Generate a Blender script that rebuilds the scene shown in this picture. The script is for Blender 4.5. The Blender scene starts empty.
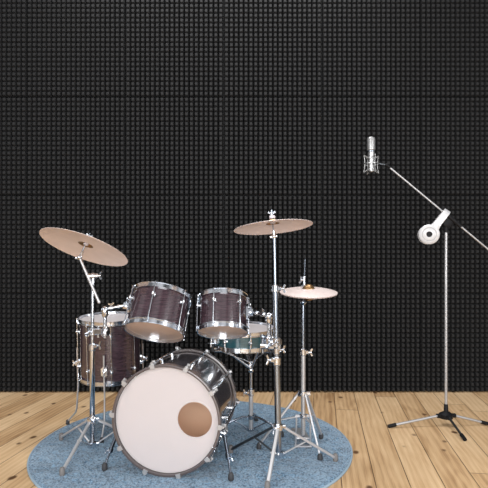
import bpy, bmesh, math, random
from mathutils import Vector, Matrix, noise
random.seed(7)
C = bpy.context.scene.collection
F = 508.0          # focal length in pixels of a 488 px wide frame
HY = 264.0         # eye level, camera 1 m above the floor
PI = math.pi

def P(px, py, Y):
    return Vector(((px-244)*Y/F, Y, 1-(py-HY)*Y/F))

# ------------------------------------------------------------------ materials
def mat(name, col, metal=0.0, rough=0.5, coat=0.0, spec=0.5, trans=None, bump=None):
    m = bpy.data.materials.new(name); m.use_nodes = True
    nt = m.node_tree; b = nt.nodes['Principled BSDF']
    b.inputs['Base Color'].default_value = (*col, 1)
    b.inputs['Metallic'].default_value = metal
    b.inputs['Roughness'].default_value = rough
    b.inputs['Specular IOR Level'].default_value = spec
    b.inputs['Coat Weight'].default_value = coat
    b.inputs['Coat Roughness'].default_value = 0.06
    if bump:
        tc = nt.nodes.new('ShaderNodeTexCoord'); n = nt.nodes.new('ShaderNodeTexNoise')
        n.inputs['Scale'].default_value = bump[0]; n.inputs['Detail'].default_value = 3
        bp = nt.nodes.new('ShaderNodeBump'); bp.inputs['Strength'].default_value = bump[1]
        bp.inputs['Distance'].default_value = bump[2] if len(bump) > 2 else 0.001
        nt.links.new(tc.outputs['Object'], n.inputs['Vector'])
        nt.links.new(n.outputs['Fac'], bp.inputs['Height']); nt.links.new(bp.outputs['Normal'], b.inputs['Normal'])
    return m

def L(nt, a, b): nt.links.new(a, b)

M = {}
M['chrome'] = mat('chrome', (0.68, 0.71, 0.76), 1.0, 0.16, bump=(60, 0.05))
M['satin'] = mat('satin_metal', (0.58, 0.58, 0.60), 0.7, 0.34, bump=(90, 0.05))
M['standsilver'] = mat('stand_silver', (0.42, 0.42, 0.43), 0.6, 0.38, bump=(90, 0.05))
M['steel'] = mat('grey_steel', (0.30, 0.34, 0.40), 1.0, 0.22, bump=(60, 0.05))
M['darksteel'] = mat('dark_steel', (0.10, 0.11, 0.12), 0.9, 0.3, bump=(60, 0.05))
M['rubber'] = mat('rubber', (0.035, 0.035, 0.038), 0, 0.7, bump=(200, 0.2))
M['greyrubber'] = mat('grey_rubber', (0.16, 0.15, 0.145), 0, 0.7, bump=(200, 0.2))
M['black'] = mat('black_plastic', (0.006, 0.006, 0.007), 0, 0.55, spec=0.2, bump=(200, 0.1))
M['foam'] = mat('foam', (0.018, 0.0182, 0.019), 0, 0.7, spec=0.2, bump=(300, 0.3))
M['hole'] = mat('felt', (0.55, 0.50, 0.52), 0, 0.8, bump=(300, 0.3))
M['white'] = mat('white_plastic', (0.54, 0.54, 0.55), 0, 0.3, coat=0.4, bump=(100, 0.02))
M['greyplastic'] = mat('grey_plastic', (0.26, 0.26, 0.26), 0, 0.35, bump=(100, 0.02))
M['interior'] = mat('maple_interior', (0.80, 0.54, 0.36), 0, 0.5, bump=(60, 0.1))
M['hoopwood'] = mat('hoop_lacquer', (0.075, 0.060, 0.060), 0, 0.3, coat=0.6, bump=(60, 0.05))
M['micsilver'] = mat('mic_silver', (0.36, 0.36, 0.36), 0.9, 0.28, bump=(90, 0.03))
M['wall'] = mat('wall_paint', (0.03, 0.03, 0.03), 0, 0.9, bump=(90, 0.1))

def shell_mat(name, c1, c2):
    m = mat(name, c1, 0, 0.22, coat=0.9)
    nt = m.node_tree; b = nt.nodes['Principled BSDF']
    tc = nt.nodes.new('ShaderNodeTexCoord'); mp = nt.nodes.new('ShaderNodeMapping')
    mp.inputs['Scale'].default_value = (6, 6, 95)
    n = nt.nodes.new('ShaderNodeTexNoise'); n.inputs['Scale'].default_value = 3; n.inputs['Detail'].default_value = 6
    n.inputs['Distortion'].default_value = 0.6
    r = nt.nodes.new('ShaderNodeValToRGB')
    r.color_ramp.elements[0].position = 0.3; r.color_ramp.elements[0].color = (*c1, 1)
    r.color_ramp.elements[1].position = 0.72; r.color_ramp.elements[1].color = (*c2, 1)
    L(nt, tc.outputs['Object'], mp.inputs['Vector']); L(nt, mp.outputs['Vector'], n.inputs['Vector'])
    L(nt, n.outputs['Fac'], r.inputs['Fac']); L(nt, r.outputs['Color'], b.inputs['Base Color'])
    return m
M['plum'] = shell_mat('plum_lacquer', (0.016, 0.009, 0.013), (0.072, 0.042, 0.053))
M['darkshell'] = shell_mat('black_lacquer', (0.028, 0.025, 0.029), (0.060, 0.054, 0.062))
M['teal'] = shell_mat('teal_lacquer', (0.004, 0.030, 0.040), (0.014, 0.085, 0.105))

def head_mat(name, col, transl):
    m = bpy.data.materials.new(name); m.use_nodes = True
    nt = m.node_tree; b = nt.nodes['Principled BSDF']; out = nt.nodes['Material Output']
    b.inputs['Base Color'].default_value = (*col, 1); b.inputs['Roughness'].default_value = 0.42
    b.inputs['Specular IOR Level'].default_value = 0.3
    tc = nt.nodes.new('ShaderNodeTexCoord'); n = nt.nodes.new('ShaderNodeTexNoise'); n.inputs['Scale'].default_value = 150
    bp = nt.nodes.new('ShaderNodeBump'); bp.inputs['Strength'].default_value = 0.05; bp.inputs['Distance'].default_value = 0.001
    L(nt, tc.outputs['Object'], n.inputs['Vector']); L(nt, n.outputs['Fac'], bp.inputs['Height']); L(nt, bp.outputs['Normal'], b.inputs['Normal'])
    t = nt.nodes.new('ShaderNodeBsdfTranslucent'); t.inputs['Color'].default_value = (*col, 1)
    mx = nt.nodes.new('ShaderNodeMixShader'); mx.inputs['Fac'].default_value = transl
    L(nt, b.outputs[0], mx.inputs[1]); L(nt, t.outputs[0], mx.inputs[2]); L(nt, mx.outputs[0], out.inputs['Surface'])
    return m
M['head'] = head_mat('coated_head', (0.79, 0.75, 0.755), 0.5)
M['tanhead'] = head_mat('tan_head', (0.97, 0.70, 0.50), 0.15)

def clear_mat():
    m = bpy.data.materials.new('clear_head'); m.use_nodes = True
    nt = m.node_tree; nt.nodes.remove(nt.nodes['Principled BSDF']); out = nt.nodes['Material Output']
    t = nt.nodes.new('ShaderNodeBsdfTransparent'); t.inputs['Color'].default_value = (0.96, 0.90, 0.85, 1)
    g = nt.nodes.new('ShaderNodeBsdfGlossy'); g.inputs['Roughness'].default_value = 0.35
    d = nt.nodes.new('ShaderNodeBsdfDiffuse'); d.inputs['Color'].default_value = (0.92, 0.66, 0.52, 1)
    n = nt.nodes.new('ShaderNodeTexNoise'); n.inputs['Scale'].default_value = 8
    fr = nt.nodes.new('ShaderNodeFresnel'); fr.inputs['IOR'].default_value = 1.4
    m1 = nt.nodes.new('ShaderNodeMixShader'); m1.inputs['Fac'].default_value = 0.68
    m2 = nt.nodes.new('ShaderNodeMixShader')
    L(nt, t.outputs[0], m1.inputs[1]); L(nt, d.outputs[0], m1.inputs[2])
    L(nt, fr.outputs[0], m2.inputs['Fac']); L(nt, m1.outputs[0], m2.inputs[1]); L(nt, g.outputs[0], m2.inputs[2])
    L(nt, m2.outputs[0], out.inputs['Surface'])
    return m
M['clear'] = clear_mat()

def cymbal_mat(name, col, metal=0.2, rough=0.42):
    m = mat(name, col, metal, rough)
    nt = m.node_tree; b = nt.nodes['Principled BSDF']
    tc = nt.nodes.new('ShaderNodeTexCoord')
    w = nt.nodes.new('ShaderNodeTexWave'); w.wave_type = 'RINGS'; w.rings_direction = 'SPHERICAL'
    w.inputs['Scale'].default_value = 60; w.inputs['Distortion'].default_value = 0.6
    bp = nt.nodes.new('ShaderNodeBump'); bp.inputs['Strength'].default_value = 0.12; bp.inputs['Distance'].default_value = 0.001
    n = nt.nodes.new('ShaderNodeTexNoise'); n.inputs['Scale'].default_value = 14; n.inputs['Detail'].default_value = 4
    mx = nt.nodes.new('ShaderNodeMix'); mx.data_type = 'RGBA'
    mx.inputs[6].default_value = (col[0]*.86, col[1]*.84, col[2]*.82, 1); mx.inputs[7].default_value = (*[min(1, c*1.06) for c in col], 1)
    L(nt, tc.outputs['Object'], w.inputs['Vector']); L(nt, tc.outputs['Object'], n.inputs['Vector'])
    L(nt, w.outputs['Fac'], bp.inputs['Height']); L(nt, bp.outputs['Normal'], b.inputs['Normal'])
    L(nt, n.outputs['Fac'], mx.inputs[0]); L(nt, mx.outputs[2], b.inputs['Base Color'])
    return m
M['cymbal_tan'] = cymbal_mat('bronze_tan', (0.90, 0.76, 0.71))
M['cymbal_pink'] = cymbal_mat('bronze_rose', (0.92, 0.81, 0.80))
M['cymbal_pink_dimmed'] = cymbal_mat('bronze_rose_dimmed', (0.76, 0.65, 0.62))  # rose bronze painted darker to offset the strong light on the upward-facing hi-hat
M['bell'] = cymbal_mat('bronze_gold', (0.34, 0.20, 0.09), 0.85, 0.28)

def floor_mat():
    m = bpy.data.materials.new('pine_planks'); m.use_nodes = True
    nt = m.node_tree; b = nt.nodes['Principled BSDF']; N = nt.nodes.new
    def math_(op, a, bb=None, c=None):
        n = N('ShaderNodeMath'); n.operation = op
        for i, v in enumerate((a, bb, c)):
            if v is None: continue
            if isinstance(v, (int, float)): n.inputs[i].default_value = v
            else: L(nt, v, n.inputs[i])
        return n.outputs[0]
    tc = N('ShaderNodeTexCoord'); mp = N('ShaderNodeMapping')
    L(nt, tc.outputs['Object'], mp.inputs['Vector'])
    ang = math.atan(79/F)
    mp.inputs['Rotation'].default_value = (0, 0, ang)
    sp = N('ShaderNodeSeparateXYZ'); L(nt, mp.outputs['Vector'], sp.inputs[0])
    W = 0.1525
    # one joint passes through the point seen at the foot of the wall
    x0, y0 = (333.6-244)*3.97/F, 3.97
    u0 = x0*math.cos(ang) - y0*math.sin(ang)
    u = math_('DIVIDE', math_('SUBTRACT', sp.outputs[0], u0), W)
    pid = math_('FLOOR', u); fu = math_('SUBTRACT', u, pid)
    wn = N('ShaderNodeTexWhiteNoise'); wn.noise_dimensions = '1D'; L(nt, pid, wn.inputs['W'])
    v = math_('ADD', sp.outputs[1], math_('MULTIPLY', wn.outputs['Value'], 7.3))
    vv = math_('DIVIDE', v, 2.6); vid = math_('FLOOR', vv); fv = math_('SUBTRACT', vv, vid)
    wn2 = N('ShaderNodeTexWhiteNoise'); wn2.noise_dimensions = '2D'
    cb = N('ShaderNodeCombineXYZ'); L(nt, pid, cb.inputs[0]); L(nt, vid, cb.inputs[1]); L(nt, cb.outputs[0], wn2.inputs['Vector'])
    # grain coordinates, shifted per board
    cg = N('ShaderNodeCombineXYZ')
    L(nt, math_('ADD', math_('MULTIPLY', u, 1.0), math_('MULTIPLY', wn2.outputs['Value'], 37)), cg.inputs[0])
    L(nt, math_('MULTIPLY', v, 1.1), cg.inputs[1]); L(nt, math_('MULTIPLY', wn2.outputs['Value'], 19), cg.inputs[2])
    n1 = N('ShaderNodeTexNoise'); n1.inputs['Scale'].default_value = 1.6; n1.inputs['Detail'].default_value = 5; n1.inputs['Distortion'].default_value = 1.2
    L(nt, cg.outputs[0], n1.inputs['Vector'])
    w = N('ShaderNodeTexWave'); w.wave_type = 'BANDS'; w.bands_direction = 'X'
    w.inputs['Scale'].default_value = 1.5; w.inputs['Distortion'].default_value = 7; w.inputs['Detail'].default_value = 3; w.inputs['Detail Scale'].default_value = 0.8
    L(nt, cg.outputs[0], w.inputs['Vector'])
    # fine fibre
    cf = N('ShaderNodeCombineXYZ'); L(nt, math_('MULTIPLY', u, 40), cf.inputs[0]); L(nt, math_('MULTIPLY', v, 4), cf.inputs[1])
    n2 = N('ShaderNodeTexNoise'); n2.inputs['Scale'].default_value = 1.0; n2.inputs['Detail'].default_value = 4; L(nt, cf.outputs[0], n2.inputs['Vector'])
    r = N('ShaderNodeValToRGB'); e = r.color_ramp.elements
    e[0].position = 0.12; e[0].color = (0.27, 0.145, 0.062, 1)
    e[1].position = 0.80; e[1].color = (0.68, 0.485, 0.290, 1)
    k = e.new(0.45); k.color = (0.53, 0.345, 0.185, 1)
    g = math_('ADD', math_('MULTIPLY_ADD', n1.outputs['Fac'], 0.72, 0.0), math_('MULTIPLY', w.outputs['Fac'], 0.16))
    g = math_('ADD', g, math_('MULTIPLY', math_('SUBTRACT', n2.outputs['Fac'], 0.5), 0.5))
    g = math_('ADD', g, math_('MULTIPLY', math_('SUBTRACT', wn2.outputs['Value'], 0.5), 0.5))
    L(nt, g, r.inputs['Fac'])
    # knots
    vo = N('ShaderNodeTexVoronoi'); vo.inputs['Scale'].default_value = 1.0
    ck = N('ShaderNodeCombineXYZ')
    L(nt, math_('MULTIPLY', sp.outputs[0], 6.5), ck.inputs[0]); L(nt, math_('MULTIPLY', sp.outputs[1], 4.0), ck.inputs[1])
    nd = N('ShaderNodeTexNoise'); nd.inputs['Scale'].default_value = 25; L(nt, tc.outputs['Object'], nd.inputs['Vector'])
    L(nt, ck.outputs[0], vo.inputs['Vector'])
    dist = math_('ADD', vo.outputs['Distance'], math_('MULTIPLY', math_('SUBTRACT', nd.outputs['Fac'], 0.5), 0.10))
    rk = N('ShaderNodeValToRGB'); rk.color_ramp.elements[0].position = 0.07; rk.color_ramp.elements[0].color = (0.95,)*3+(1,)
    rk.color_ramp.elements[1].position = 0.13; rk.color_ramp.elements[1].color = (0, 0, 0, 1)
    L(nt, dist, rk.inputs['Fac'])
    mk = N('ShaderNodeMix'); mk.data_type = 'RGBA'; L(nt, rk.outputs['Color'], mk.inputs[0])
    L(nt, r.outputs['Color'], mk.inputs[6]); mk.inputs[7].default_value = (0.10, 0.045, 0.018, 1)
    # joints
    e1 = math_('LESS_THAN', fu, 0.028); e2 = math_('LESS_THAN', fv, 0.0018)
    j = math_('MAXIMUM', e1, e2)
    mj = N('ShaderNodeMix'); mj.data_type = 'RGBA'; L(nt, math_('MULTIPLY', j, 0.95), mj.inputs[0])
    L(nt, mk.outputs[2], mj.inputs[6]); mj.inputs[7].default_value = (0.085, 0.045, 0.02, 1)
    L(nt, mj.outputs[2], b.inputs['Base Color'])
    b.inputs['Roughness'].default_value = 0.48; b.inputs['Specular IOR Level'].default_value = 0.3
    bp = N('ShaderNodeBump'); bp.inputs['Strength'].default_value = 0.25; bp.inputs['Distance'].default_value = 0.002
    L(nt, math_('SUBTRACT', n2.outputs['Fac'], j), bp.inputs['Height']); L(nt, bp.outputs['Normal'], b.inputs['Normal'])
    return m
M['floor'] = floor_mat()

def rug_mat():
    m = mat('blue_pile', (0.1, 0.2, 0.3), 0, 0.95, spec=0.1)
    nt = m.node_tree; b = nt.nodes['Principled BSDF']; N = nt.nodes.new
    tc = N('ShaderNodeTexCoord')
    n = N('ShaderNodeTexNoise'); n.inputs['Scale'].default_value = 110; n.inputs['Detail'].default_value = 4
    n2 = N('ShaderNodeTexNoise'); n2.inputs['Scale'].default_value = 9; n2.inputs['Detail'].default_value = 5; n2.inputs['Distortion'].default_value = 0.8
    L(nt, tc.outputs['Object'], n.inputs['Vector']); L(nt, tc.outputs['Object'], n2.inputs['Vector'])
    r = N('ShaderNodeValToRGB'); r.color_ramp.elements[0].position = 0.38; r.color_ramp.elements[0].color = (0.040, 0.082, 0.130, 1)
    r.color_ramp.elements[1].position = 0.60; r.color_ramp.elements[1].color = (0.195, 0.31, 0.425, 1)
    a = N('ShaderNodeMath'); a.operation = 'MULTIPLY_ADD'; a.inputs[1].default_value = 0.8
    s = N('ShaderNodeMath'); s.operation = 'MULTIPLY'; s.inputs[1].default_value = 0.2
    L(nt, n2.outputs['Fac'], s.inputs[0]); L(nt, n.outputs['Fac'], a.inputs[0]); L(nt, s.outputs[0], a.inputs[2])
    L(nt, a.outputs[0], r.inputs['Fac']); L(nt, r.outputs['Color'], b.inputs['Base Color'])
    b.inputs['Sheen Weight'].default_value = 0.3
    bp = N('ShaderNodeBump'); bp.inputs['Strength'].default_value = 0.6; bp.inputs['Distance'].default_value = 0.006
    L(nt, n.outputs['Fac'], bp.inputs['Height']); L(nt, bp.outputs['Normal'], b.inputs['Normal'])
    return m
M['rug'] = rug_mat()
M['rugedge'] = mat('rug_binding', (0.27, 0.36, 0.44), 0, 0.9, bump=(150, 0.6, 0.003))

# grille mesh of the microphone
def grille_mat():
    m = mat('grille', (0.42, 0.42, 0.42), 0.9, 0.4)
    nt = m.node_tree; b = nt.nodes['Principled BSDF']
    tc = nt.nodes.new('ShaderNodeTexCoord'); c = nt.nodes.new('ShaderNodeTexChecker'); c.inputs['Scale'].default_value = 420
    c.inputs[1].default_value = (0.55,)*3+(1,); c.inputs[2].default_value = (0.22,)*3+(1,)
    L(nt, tc.outputs['Object'], c.inputs['Vector']); L(nt, c.outputs['Color'], b.inputs['Base Color'])
    return m
M['grille'] = grille_mat()

# ------------------------------------------------------------------ mesh helpers
def frame(axis):
    a = Vector(axis).normalized()
    t = Vector((0, 0, 1)) if abs(a.z) < 0.9 else Vector((0, 1, 0))
    x = t.cross(a).normalized(); y = a.cross(x)
    return x, y, a

class MB:
    def __init__(s, mx=None): s.bm = bmesh.new(); s.mx = mx
    def v(s, p):
        p = Vector(p)
        return s.bm.verts.new(s.mx @ p if s.mx else p)
    def f(s, vs):
        try: s.bm.faces.new(vs)
        except ValueError: pass
    def rings(s, rings, closed=False, caps=True):
        R = [[s.v(p) for p in r] for r in rings]; n = len(R[0]); k = len(R)
        for i in range(k if closed else k-1):
            a, b = R[i], R[(i+1) % k]
            for j in range(n): s.f((a[j], a[(j+1) % n], b[(j+1) % n], b[j]))
        if caps and not closed:
            s.f(R[0][::-1]); s.f(R[-1])
        return s
    def tube(s, p0, p1, r0, r1=None, seg=12):
        r1 = r0 if r1 is None else r1
        p0, p1 = Vector(p0), Vector(p1); x, y, a = frame(p1-p0)
        return s.rings([[p + (x*math.cos(t)+y*math.sin(t))*r for t in [2*PI*i/seg for i in range(seg)]] for p, r in ((p0, r0), (p1, r1))])
    def path(s, pts, r, seg=10):
        pts = [Vector(p) for p in pts]; rr = r if isinstance(r, (list, tuple)) else [r]*len(pts)
        out = []; px = None
        for i, p in enumerate(pts):
            d = (pts[min(i+1, len(pts)-1)]-pts[max(i-1, 0)]).normalized()
            if px is None: x, y, a = frame(d)
            else: x = (px - d*px.dot(d)).normalized(); y = d.cross(x)
            px = x
            out.append([p + (x*math.cos(2*PI*j/seg)+y*math.sin(2*PI*j/seg))*rr[i] for j in range(seg)])
        return s.rings(out)
    def lathe(s, prof, o=(0, 0, 0), axis=(0, 0, 1), seg=32, closed=False, caps=True):
        """prof: (radius, height) along axis"""
        o = Vector(o); x, y, a = frame(axis)
        return s.rings([[o + a*h + (x*math.cos(2*PI*j/seg)+y*math.sin(2*PI*j/seg))*max(r, 1e-5) for j in range(seg)] for r, h in prof], closed, caps)
    def ball(s, c, r, seg=12):
        k = seg//2
        return s.lathe([(r*math.sin(PI*i/k), -r*math.cos(PI*i/k)) for i in range(k+1)], c, seg=seg)
    def bar(s, p0, p1, w, t, side=None):
        """flat bar; w is measured along `side`"""
        p0, p1 = Vector(p0), Vector(p1); a = (p1-p0).normalized()
        sd = Vector(side) if side is not None else frame(a)[0]
        x = (sd - a*sd.dot(a)).normalized(); y = a.cross(x)
        b = min(w, t)*0.25
        prof = [(w/2-b, t/2), (w/2, t/2-b), (w/2, -t/2+b), (w/2-b, -t/2), (-w/2+b, -t/2), (-w/2, -t/2+b), (-w/2, t/2-b), (-w/2+b, t/2)]
        return s.rings([[p + x*i + y*j for i, j in prof] for p in (p0, p1)])
    def box(s, c, dx, dy, dz, X=(1, 0, 0), Y=(0, 1, 0)):
        c = Vector(c); X = Vector(X).normalized(); 
        return s.bar(c - Vector(Y).normalized()*dy/2, c + Vector(Y).normalized()*dy/2, dx, dz, X)
    def wing(s, c, axis, side, r=0.006, span=0.022):
        """wing bolt: hub plus two wings"""
        c = Vector(c); a = Vector(axis).normalized(); sd = Vector(side).normalized()
        s.tube(c, c+a*0.016, r, r*0.8, 10)
        for k in (-1, 1):
            s.bar(c+a*0.008, c+a*0.018+sd*k*span, 0.010, 0.004, a)
        return s
    def build(s, name, m, parent=None, smooth=True):
        bm = s.bm
        bmesh.ops.remove_doubles(bm, verts=bm.verts, dist=1e-6)
        bmesh.ops.recalc_face_normals(bm, faces=bm.faces)
        off = root_loc(parent)
        if off.length > 0: bmesh.ops.translate(bm, verts=bm.verts, vec=-off)
        if smooth:
            for f in bm.faces: f.smooth = True
            for e in bm.edges:
                if len(e.link_faces) == 2 and e.calc_face_angle(0) > math.radians(38): e.smooth = False
        me = bpy.data.meshes.new(name); bm.to_mesh(me); bm.free()
        me.materials.append(m)
        o = bpy.data.objects.new(name, me); C.objects.link(o)
        if parent: o.parent = parent
        return o

def root_loc(p):
    v = Vector((0, 0, 0))
    while p is not None: v += Vector(p.location); p = p.parent
    return v

def tag(o, label, cat, group=None):
    o['label'] = label; o['category'] = cat
    if group: o['group'] = group
    return o
def thing(name, label, cat, loc, group=None):
    o = bpy.data.objects.new(name, None); C.objects.link(o); o.location = loc
    o.empty_display_size = 0.05
    return tag(o, label, cat, group)
def part_label(o, t): o['label'] = t; return o

def tilted(px, py, Y, roll, ratio):
    """unit axis of a disc at that spot, leaning `roll` degrees to the right, whose underside shows with this openness"""
    d = (P(px, py, Y)-Vector((0, 0, 1))).normalized()
    sx = Vector((1, 0, 0)); sx = (sx-d*sx.dot(d)).normalized(); sz = sx.cross(d)
    if sz.z < 0: sz = -sz
    m = sx*math.sin(math.radians(roll)) + sz*math.cos(math.radians(roll))
    return (m*math.sqrt(1-ratio*ratio) + d*ratio).normalized()

def local(o, axis, front=Vector((0, -1, 0))):
    """matrix: z = axis, -y towards the camera side"""
    a = Vector(axis).normalized(); y = -(front - a*front.dot(a)).normalized(); x = y.cross(a)
    mx = Matrix((x, y, a)).transposed().to_4x4(); mx.translation = Vector(o)
    return mx

# ------------------------------------------------------------------ the setting
WY = 3.948
PW = 98.7*WY/F                     # foam panel 0.77 m
NP = 20
def foam_into(mb, ox, oz, w=PW, yb=WY+0.052, yt=WY, frustum=0.50, g=0.0036):
    p = (w-2*g)/NP; ym = yt+0.046
    # backing slab
    x0, x1, z0, z1 = ox+g, ox+w-g, oz+g, oz+w-g
    b = [mb.v(q) for q in ((x0, yb, z0), (x1, yb, z0), (x1, yb, z1), (x0, yb, z1))]
    grid = [[mb.v((x0+i*p, ym, z0+j*p)) for i in range(NP+1)] for j in range(NP+1)]
    mb.f([b[0], b[1]] + [grid[0][i] for i in range(NP, -1, -1)])
    mb.f([b[3], b[2]] + [grid[NP][i] for i in range(NP, -1, -1)])
    mb.f([b[0], b[3]] + [grid[j][0] for j in range(NP, -1, -1)])
    mb.f([b[1], b[2]] + [grid[j][NP] for j in range(NP, -1, -1)])
    mb.f(b)
    e = p*(1-frustum)/2; ex = p*0.26; ys = yt+0.017     # deep grooves upright, shallow saddles across
    for i in range(NP):
        xa = x0+i*p; rows = []
        for j in range(NP):
            za = z0+j*p
            for dz, y in ((0, ys), (e, yt), (p-e, yt)):
                rows.append((mb.v((xa+ex, y, za+dz)), mb.v((xa+p-ex, y, za+dz))))
        rows.append((mb.v((xa+ex, ys, z1)), mb.v((xa+p-ex, ys, z1))))
        for k in range(len(rows)-1): mb.f((rows[k][0], rows[k][1], rows[k+1][1], rows[k+1][0]))
        for j in range(NP):
            for s_, col in ((0, i), (1, i+1)):
                g0, g1 = grid[j][col], grid[j+1][col]; r0, r1, r2, r3 = [rows[j*3+k][s_] for k in range(4)]
                mb.f((g0, r0, r1)); mb.f((g0, r1, r2, g1)); mb.f((g1, r2, r3))
        mb.f((grid[0][i], grid[0][i+1], rows[0][1], rows[0][0])); mb.f((grid[NP][i], grid[NP][i+1], rows[-1][1], rows[-1][0]))
    return mb
X0 = (-72.5-244)*WY/F
ROWN = ['bottom row', 'second row from floor', 'third row from floor', 'top row']
COLN = ['leftmost', 'second from the left', 'third from the left', 'third from the right', 'second from the right', 'rightmost']
bm_ = foam_into(MB(), 0, 0, yb=0.052, yt=0)
first = bm_.build('acoustic_foam_panel', M['foam'], None, smooth=False)
near = {(0, 3): ', behind the bass drum and snare stand', (0, 1): ', behind the floor tom', (0, 5): ', behind the microphone stand pole',
        (1, 1): ', behind the left crash cymbal', (1, 3): ', behind the right crash cymbal'}
for r in range(4):
    for c in range(6):
        o = first if (r == 0 and c == 0) else first.copy()
        if o is not first: C.objects.link(o)
        o.location = (X0+c*PW, WY, r*PW+0.002)
        tag(o, 'black pyramid foam wall panel, %s in the %s' % (COLN[c], ROWN[r]), 'acoustic panel', 'black foam panels on the back wall')
w = MB()
ext = [(c, r) for r in range(5) for c in range(-1, 7) if r == 4 or c in (-1, 6)]
for c, r in ext: foam_into(w, X0+c*PW, r*PW+0.002)
w.box((0, WY+0.053+0.05, 2.0), 9.0, 0.1, 4.0)
o = w.build('wall_back', M['foam'], None, smooth=False); o['kind'] = 'structure'
w = MB(); w.box((0, 1.55, -0.05), 9.0, 5.1, 0.1)
o = w.build('floor', M['floor'], None, smooth=False); o['kind'] = 'structure'

# ------------------------------------------------------------------ rug
RC = Vector((-0.275, 2.84, 0)); RR = 0.86; RT = 0.014
rug = thing('round_rug', 'round blue short-pile rug under the drum kit', 'rug', RC)
mb = MB(); nr, ns = 100, 420
rings = []
for i in range(nr+1):
    t = i/nr; r = 0.002 + (RR-0.004)*t; ring = []
    for j in range(ns):
        a = 2*PI*j/ns; x, y = RC.x+r*math.cos(a), RC.y+r*math.sin(a)
        h = RT + 0.008*noise.noise(Vector((x*85, y*85, 0))) + 0.003*noise.noise(Vector((x*16, y*22, 5)))
        if t > 0.985: h = RT*0.55
        ring.append((x, y, h))
    rings.append(ring)
rings.append([(RC.x+(RR-0.002)*math.cos(2*PI*j/ns), RC.y+(RR-0.002)*math.sin(2*PI*j/ns), 0.0005) for j in range(ns)])
mb.rings(rings); mb.build('pile', M['rug'], rug)
mb = MB(); mb.lathe([(RR-0.004, 0.001), (RR+0.003, 0.001), (RR+0.004, 0.006), (RR+0.001, 0.010), (RR-0.004, 0.010)], RC, seg=160, closed=True)
mb.build('edge_binding', M['rugedge'], rug)
def foot_at(px, py, h=0.034):      # where a foot whose middle is h above the boards stands
    Y = F*(1-h)/(py-HY); return ((px-244)*Y/F, Y, 0)
def ground(p):      # height of what lies under a foot
    return RT if (Vector((p[0], p[1], 0))-RC).length < RR else 0.0

# ------------------------------------------------------------------ drums
def hoop_profile(R, h0, up):
    """flanged metal hoop, starting at the shell edge height h0, growing towards `up` (+1/-1)"""
    k = up
    return [(R+0.002, h0-0.012*k), (R+0.012, h0-0.012*k), (R+0.012, h0-0.009*k), (R+0.0055, h0-0.007*k), (R+0.0055, h0+0.010*k),
            (R+0.008, h0+0.012*k), (R+0.008, h0+0.014*k), (R+0.0035, h0+0.013*k), (R+0.0025, h0-0.004*k), (R+0.002, h0-0.006*k)]

def shell_geo(mb, R, h0, h1, seg=64, t=0.006):
    mb.lathe([(R, h0), (R, h1), (R-t, h1), (R-t, h0)], seg=seg, closed=True)

def drum(root, o, axis, R, depth, nlug, phase, shellm, lug_at=(0.73,), bottom='clear', tube_lug=False, hoopm='chrome'):
    mx = local(o, axis)
    mb = MB(mx); shell_geo(mb, R, 0.004, depth-0.004); sh = mb.build('shell', M[shellm], root)
    mb = MB(mx); mb.lathe([(R-0.0065, 0.006), (R-0.0065, depth-0.006), (R-0.009, depth-0.006), (R-0.009, 0.006)], seg=64, closed=True)
    part_label(mb.build('inner_ply', M['interior'], sh), 'light wood inside of the shell')
    for h, nm, mt, k in ((depth, 'batter_head', 'head', 1), (0.0, 'resonant_head', bottom, -1)):
        mb = MB(mx); mb.lathe([(R+0.0015, h-0.006*k), (R+0.0015, h-0.002*k), (R-0.004, h), (0.001, h), (0.001, h-0.0008*k), (R-0.004, h-0.0008*k), (R+0.0005, h-0.003*k)], seg=64, caps=True)
        mb.build(nm, M[mt], root)
        mb = MB(mx); mb.lathe(hoop_profile(R, h, k), seg=64, closed=True); mb.build('hoop', M[hoopm], root)
    for i in range(nlug):
        a = math.radians(phase + 360/nlug*i)      # 0 = towards the viewer, + = to the right
        d = Vector((math.sin(a), -math.cos(a), 0))
        rr = R+0.0125
        mb = MB(mx)
        mb.tube(d*rr+Vector((0, 0, -0.008)), d*rr+Vector((0, 0, depth+0.008)), 0.0030, seg=8)
        for h in (-0.012, depth+0.006): mb.tube(d*rr+Vector((0, 0, h)), d*rr+Vector((0, 0, h+0.008)), 0.0045, seg=8)
        mb.tube(d*rr+Vector((0, 0, depth-0.014)), d*rr+Vector((0, 0, depth-0.006)), 0.0055, seg=8)
        mb.tube(d*rr+Vector((0, 0, 0.006)), d*rr+Vector((0, 0, 0.014)), 0.0055, seg=8)
        rod = mb.build('tension_rod', M['chrome'], root)
        for lf in lug_at:
            mb = MB(mx)
            z = Vector((0, 0, depth*lf))
            mb.lathe([(0.010, 0), (0.010, 0.003), (0.0055, 0.006), (0.0055, 0.010)], d*R+z, d, seg=14)
            mb.ball(d*(rr+0.002)+z, 0.0085)
            if tube_lug: mb.tube(d*rr+z-Vector((0, 0, depth*0.28)), d*rr+z+Vector((0, 0, depth*0.28)), 0.0055, seg=10)
            else: mb.tube(d*rr+z-Vector((0, 0, 0.014)), d*rr+z+Vector((0, 0, 0.014)), 0.0058, seg=10)
            mb.build('lug', M['chrome'], root)
    return mx

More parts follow.
